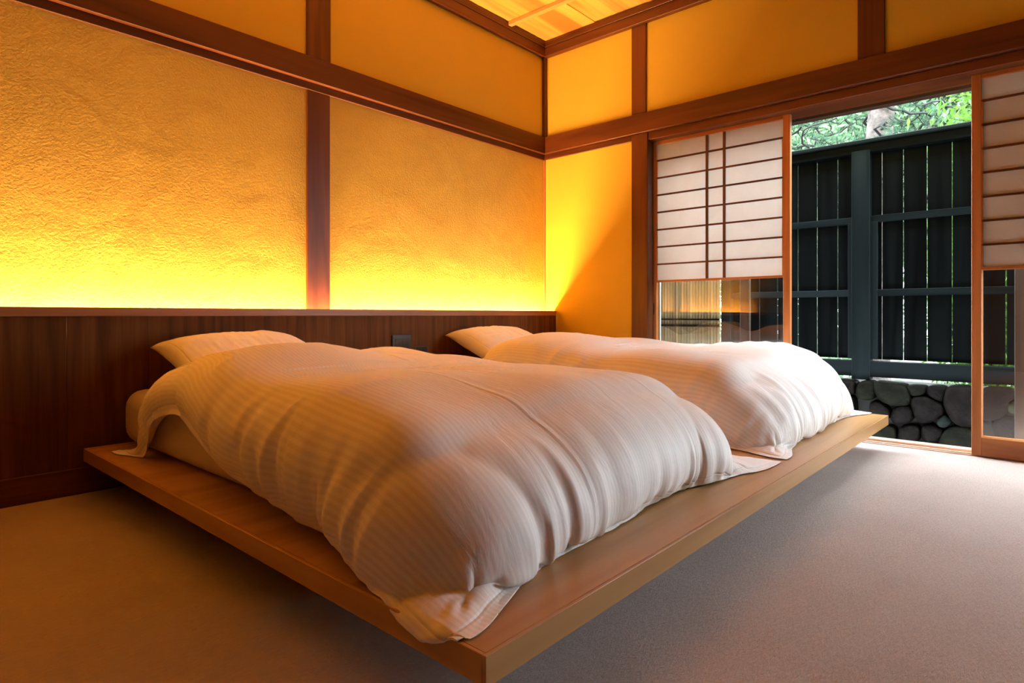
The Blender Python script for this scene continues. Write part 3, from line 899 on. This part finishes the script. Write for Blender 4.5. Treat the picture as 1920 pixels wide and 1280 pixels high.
POLY = [
 ([(0.944,0.236),(0.846,0.228),(0.753,0.226),(0.732,0.144),(0.735,0.102),(0.773,0.086),(0.840,0.080),(0.909,0.110),(0.942,0.175)], 2),
 ([(0.750,0.226),(0.642,0.226),(0.652,0.181),(0.679,0.161),(0.727,0.154),(0.742,0.191)], 2),
 ([(0.637,0.232),(0.531,0.229),(0.538,0.185),(0.555,0.131),(0.589,0.142),(0.640,0.176)], 0),
 ([(0.527,0.232),(0.379,0.235),(0.370,0.002),(0.401,-0.013),(0.461,-0.014),(0.503,0.015),(0.527,0.064),(0.548,0.120),(0.538,0.179)], 1),
 ([(0.722,0.145),(0.652,0.160),(0.594,0.136),(0.555,0.119),(0.546,0.062),(0.589,0.011),(0.637,-0.015),(0.692,-0.013),(0.712,0.045),(0.727,0.103)], 0),
 ([(0.840,0.049),(0.794,0.081),(0.742,0.086),(0.722,0.062),(0.720,-0.004),(0.753,-0.032),(0.814,-0.048),(0.846,-0.018)], 0),
 ([(0.589,-0.006),(0.546,0.054),(0.515,0.025),(0.510,-0.003),(0.536,-0.035),(0.569,-0.033)], 3),
 ([(0.799,-0.085),(0.773,-0.049),(0.682,-0.041),(0.679,-0.118),(0.702,-0.162),(0.773,-0.169),(0.804,-0.140)], 0),
 ([(0.667,-0.039),(0.618,-0.022),(0.574,-0.045),(0.550,-0.054),(0.560,-0.102),(0.598,-0.145),(0.637,-0.145),(0.670,-0.111)], 0),
 ([(0.550,-0.066),(0.498,-0.019),(0.401,-0.018),(0.370,-0.020),(0.370,-0.178),(0.555,-0.206),(0.574,-0.174),(0.565,-0.114)], 2),
 ([(0.931,-0.096),(0.861,-0.057),(0.819,-0.076),(0.814,-0.160),(0.909,-0.210),(0.974,-0.170)], 2),
 ([(0.702,-0.168),(0.637,-0.150),(0.579,-0.157),(0.574,-0.209),(0.702,-0.228)], 2),
 ([(0.942,0.101),(0.893,0.087),(0.851,0.042),(0.856,-0.007),(0.893,-0.036),(0.963,-0.044),(0.974,0.079)], 1),
 ([(1.041,0.229),(0.947,0.236),(0.944,0.175),(0.947,0.112),(1.018,0.100),(1.063,0.133)], 2),
 ([(0.365,0.236),(0.196,0.239),(0.183,0.194),(0.230,0.151),(0.225,0.096),(0.260,0.060),(0.316,0.037),(0.365,0.048)], 1),
 ([(0.365,0.025),(0.308,0.032),(0.286,-0.021),(0.281,-0.103),(0.365,-0.143)], 2),
 ([(0.295,0.039),(0.230,0.063),(0.154,0.050),(0.133,-0.034),(0.154,-0.091),(0.273,-0.108)], 1),
 ([(0.223,0.152),(0.200,0.162),(0.175,0.145),(0.175,0.102),(0.204,0.091),(0.225,0.107)], 4),
 ([(0.170,0.238),(0.032,0.244),(0.032,0.085),(0.154,0.066),(0.166,0.130)], 1),
]
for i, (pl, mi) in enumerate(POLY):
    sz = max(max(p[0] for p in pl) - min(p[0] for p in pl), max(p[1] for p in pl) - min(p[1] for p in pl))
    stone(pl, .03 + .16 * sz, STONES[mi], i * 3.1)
# the wall goes on to both sides and down to the ground
def filler(ya, yb, za, zb, seed):
    rr = random.Random(seed)
    z = zb
    while z > za + .03:
        hh = rr.uniform(.10, .17)
        y = ya
        while y < yb - .02:
            ww = min(rr.uniform(.10, .22), yb - y)
            j = lambda s: rr.uniform(-s, s)
            y1, y2, z1, z2 = y + .006, y + ww - .006, z - hh + .006, z - .004
            pl = [(y2 + j(.01), z2), ((y1 + y2) / 2 + j(.02), z2 + j(.006)), (y1 + j(.01), z2), (y1, (z1 + z2) / 2), (y1 + j(.012), z1), ((y1 + y2) / 2, z1 + j(.01)), (y2 + j(.012), z1), (y2, (z1 + z2) / 2)]
            stone(pl, .03 + .14 * max(ww, hh), STONES[rr.choice((0, 0, 1, 2))], rr.uniform(0, 99))
            y += ww
        z -= hh
filler(1.06, 2.6, -.30, .235, 1)
filler(-.9, .03, -.30, .24, 2)
filler(.03, 1.06, -.50, -.23, 3)
# fallen leaf resting on the stones
V, F = [], []
for k in range(5):
    t = math.pi * (.1 + .2 * k)
    d = Vector((0, math.cos(t), math.sin(t)))
    s = Vector((0, -d.z, d.y)) * .006
    b = len(V)
    V += [(0, 0, 0), tuple(d * .014 + s), tuple(d * .030), tuple(d * .014 - s)]
    F.append((b, b + 1, b + 2, b + 3))
lf = mesh_obj('fallen_leaf', [(4.78 + .012 * math.sin(9 * y_), .425 + y_, -.160 + z_ * .8) for x_, y_, z_ in V], F, simple('yellow_leaf', (.75, .62, .08), .6))
tag(lf, 'small yellow fallen leaf on the lowest mossy stone', 'leaf')

FX = 4.95
fe = empty('board_fence', (FX, .6, .24), 'tall black-stained vertical board fence on the stone wall', 'fence')
def fence_bay(yhi, ylo, gaps):
    ys = [yhi] + gaps + [ylo]
    for a, b in zip(ys[:-1], ys[1:]):
        g = R.uniform(.0022, .005)
        box('plank', FX + .012, FX + .03, b + g, a - g, .385, 1.86, WB[2], fe)
fence_bay(1.99, 1.09, [1.91, 1.77, 1.63, 1.480, 1.343, 1.202])
fence_bay(1.0, -.62, [.918, .790, .652, .514, .375, .236, .10, -.04, -.18, -.32, -.46])  # ends early so sky light reaches the added opening out of view
for (a, b) in ((.991 - .01, 1.098), (-.73, -.61), (1.98, 2.06)):
    box('post', FX - .05, FX + .05, a, b, .24, 1.87, WB2[2], fe, .004)
for (a, b) in ((.94, .985), (1.098, 1.128)):
    box('edge_batten', FX - .02, FX + .014, a, b, .385, 1.36, WB2[2], fe, .003)
for (a, b) in ((1.09, 1.99), (-.62, .985)):
    box('rail', FX - .018, FX + .012, a, b, 1.355, 1.403, WB2[1], fe, .003)
    box('rail', FX - .018, FX + .012, a, b, .832, .880, WB2[1], fe, .003)
box('bottom_beam', FX - .045, FX + .05, -.73, 2.06, .262, .372, WB2[1], fe, .004)
box('top_beam', FX - .045, FX + .05, -.73, 2.06, 1.85, 1.915, WB[1], fe, .004)
box('cap_board', FX - .075, FX + .085, -.75, 2.06, 1.915, 1.940, WB2[1], fe, .004)

bf = empty('bamboo_fence', (4.9, 2.2, -.5), 'pale bamboo pole screen in the garden seen through the glass', 'bamboo fence')
for i in range(24):
    yy = 2.08 + i * .026
    V, F = tube_geo([(4.9, yy, -.5), (4.9, yy, .35), (4.9, yy, 1.2), (4.9, yy, 1.9)], [.0138, .0136, .0134, .0131], 8)
    mesh_obj('bamboo_pole', V, F, M_BAMBOO, bf, smooth=True)
for z in (.60, 1.3):
    box('rail', 4.875, 4.889, 2.066, 2.7, z, z + .018, WB[1], bf)
    box('rail', 4.875, 4.889, 2.066, 2.7, z + .055, z + .068, WB[1], bf)

# ------------------------------------------------------------------ trees beyond the fence
def needles(points, rng, n, ln, wd):
    m = len(points)
    d = rng.normal(size=(m, n, 3)); d /= np.linalg.norm(d, axis=-1, keepdims=True)
    d[..., 2] = np.abs(d[..., 2]) * .8 + .1
    s = np.cross(d, rng.normal(size=(m, n, 3))); s /= np.linalg.norm(s, axis=-1, keepdims=True)
    L = ln * rng.uniform(.6, 1.1, (m, n, 1))
    base = np.array(points)[:, None, :] + d * .006
    V = np.stack([base - s * wd, base + s * wd, base + d * L], 2).reshape(-1, 3)
    F = np.arange(len(V)).reshape(-1, 3)
    return V, F

def twig(p, d, n, step, rng, curl=.9, up=.0):
    pts = [np.array(p, float)]
    d = np.array(d, float)
    for i in range(n):
        d = d + rng.normal(0, curl, 3) * np.array([.7, 1, 1]); d[2] += up
        d /= np.linalg.norm(d)
        pts.append(pts[-1] + d * step)
    return pts

def pine(loc, label, seed, height=6.5, r0=.15, nbr=30, zr=(1.7, 4.5), tuft=26):
    rng = np.random.default_rng(seed)
    t = empty('pine_tree', loc, label, 'tree', 'pines beyond the fence')
    lx, ly, lz = loc
    trunk = [(lx + .05 * math.sin(z * 1.3), ly + .04 * (z - 2.5) * -.6 + .05 * math.sin(z), lz + z) for z in np.linspace(0, height, 16)]
    rad = [r0 * (1.15 - .8 * k / 15) for k in range(16)]
    V, F = tube_geo(trunk, rad, 12)
    mesh_obj('trunk', V, F, M_BARK, t, smooth=True)
    for k in range(nbr):
        tips = []
        z = rng.uniform(*zr)
        i = (z - lz) / height * 15
        i0 = int(np.clip(i, 0, 14)); f = i - i0
        p = np.array(trunk[i0]) * (1 - f) + np.array(trunk[i0 + 1]) * f
        a = rng.uniform(0, 2 * math.pi)
        d = (math.cos(a) * .8, math.sin(a), .05)
        main = twig(p, d, 22, .09, rng, .6, -.01)
        Vb, Fb = tube_geo([tuple(q) for q in main], [.016 * (1 - .75 * j / len(main)) + .004 for j in range(len(main))], 5)
        for j in range(3, len(main), 2):
            tw = twig(main[j], rng.normal(size=3), 6, .06, rng, .75)
            tube_geo([tuple(q) for q in tw], [.007 * (1 - .6 * q / len(tw)) for q in range(len(tw))], 4, Vb, Fb)
            tips += tw[2:]
        br = mesh_obj('branch', Vb, Fb, M_BRANCH, t, smooth=True)
        tips = np.array(tips) + rng.normal(0, .02, (len(tips), 3))
        Vn, Fn = needles(tips, rng, tuft, .085, .0016)
        o = mesh_obj('needles', Vn, Fn.tolist(), M_NEEDLE, br)
        o['kind'] = 'stuff'
    return t

def leafy(name, loc, rad, label, mat, seed, nleaf, size, cat='tree', group=None):
    rng = np.random.default_rng(seed)
    t = empty(name, loc, label, cat, group)
    lx, ly, lz = loc
    c = np.array([lx, ly, lz + rad[2]])
    # stems
    for k in range(5):
        d = np.array([rng.uniform(-.4, .4) * rad[0], rng.uniform(-.5, .5) * rad[1], rad[2] * rng.uniform(1.0, 1.5)])
        pts = [(lx + d[0] * q * q, ly + d[1] * q * q, lz + d[2] * q) for q in np.linspace(0, 1, 7)]
        V, F = tube_geo(pts, [.035 * (1 - .8 * q) for q in np.linspace(0, 1, 7)], 6)
        mesh_obj('stem', V, F, M_BRANCH, t, smooth=True)
    # clumped leaves
    nc = 60
    u = rng.normal(size=(nc, 3)); u /= np.linalg.norm(u, axis=1, keepdims=True)
    cc = c + u * np.array(rad) * rng.uniform(.35, .95, (nc, 1))
    p = cc[rng.integers(0, nc, nleaf)] + rng.normal(size=(nleaf, 3)) * np.array(rad) * .17
    d = rng.normal(size=(nleaf, 3)) + np.array([0, 0, .6]); d /= np.linalg.norm(d, axis=1, keepdims=True)
    s = np.cross(d, rng.normal(size=(nleaf, 3))); s /= np.linalg.norm(s, axis=1, keepdims=True)
    L = size * rng.uniform(.6, 1.2, (nleaf, 1))
    V = np.stack([p, p + d * L * .5 + s * L * .16, p + d * L, p + d * L * .5 - s * L * .16], 1).reshape(-1, 3)
    F = np.arange(len(V)).reshape(-1, 4)
    o = mesh_obj('foliage', V, F.tolist(), mat, t)
    o['kind'] = 'stuff'
    return t

pine((7.5, 1.42, -.55), 'pine tree with a thick grey trunk rising behind the fence', 31, r0=.17, nbr=34)
pine((8.6, 2.9, -.55), 'slimmer pine with twisted dark branches left of the thick trunk', 32, r0=.10, nbr=26)
leafy('broadleaf_shrub', (6.4, .36, -.55), (.5, .55, 1.75), 'bright green bamboo-like shrub above the fence at right', M_FRESH, 41, 16000, .085, 'shrub')
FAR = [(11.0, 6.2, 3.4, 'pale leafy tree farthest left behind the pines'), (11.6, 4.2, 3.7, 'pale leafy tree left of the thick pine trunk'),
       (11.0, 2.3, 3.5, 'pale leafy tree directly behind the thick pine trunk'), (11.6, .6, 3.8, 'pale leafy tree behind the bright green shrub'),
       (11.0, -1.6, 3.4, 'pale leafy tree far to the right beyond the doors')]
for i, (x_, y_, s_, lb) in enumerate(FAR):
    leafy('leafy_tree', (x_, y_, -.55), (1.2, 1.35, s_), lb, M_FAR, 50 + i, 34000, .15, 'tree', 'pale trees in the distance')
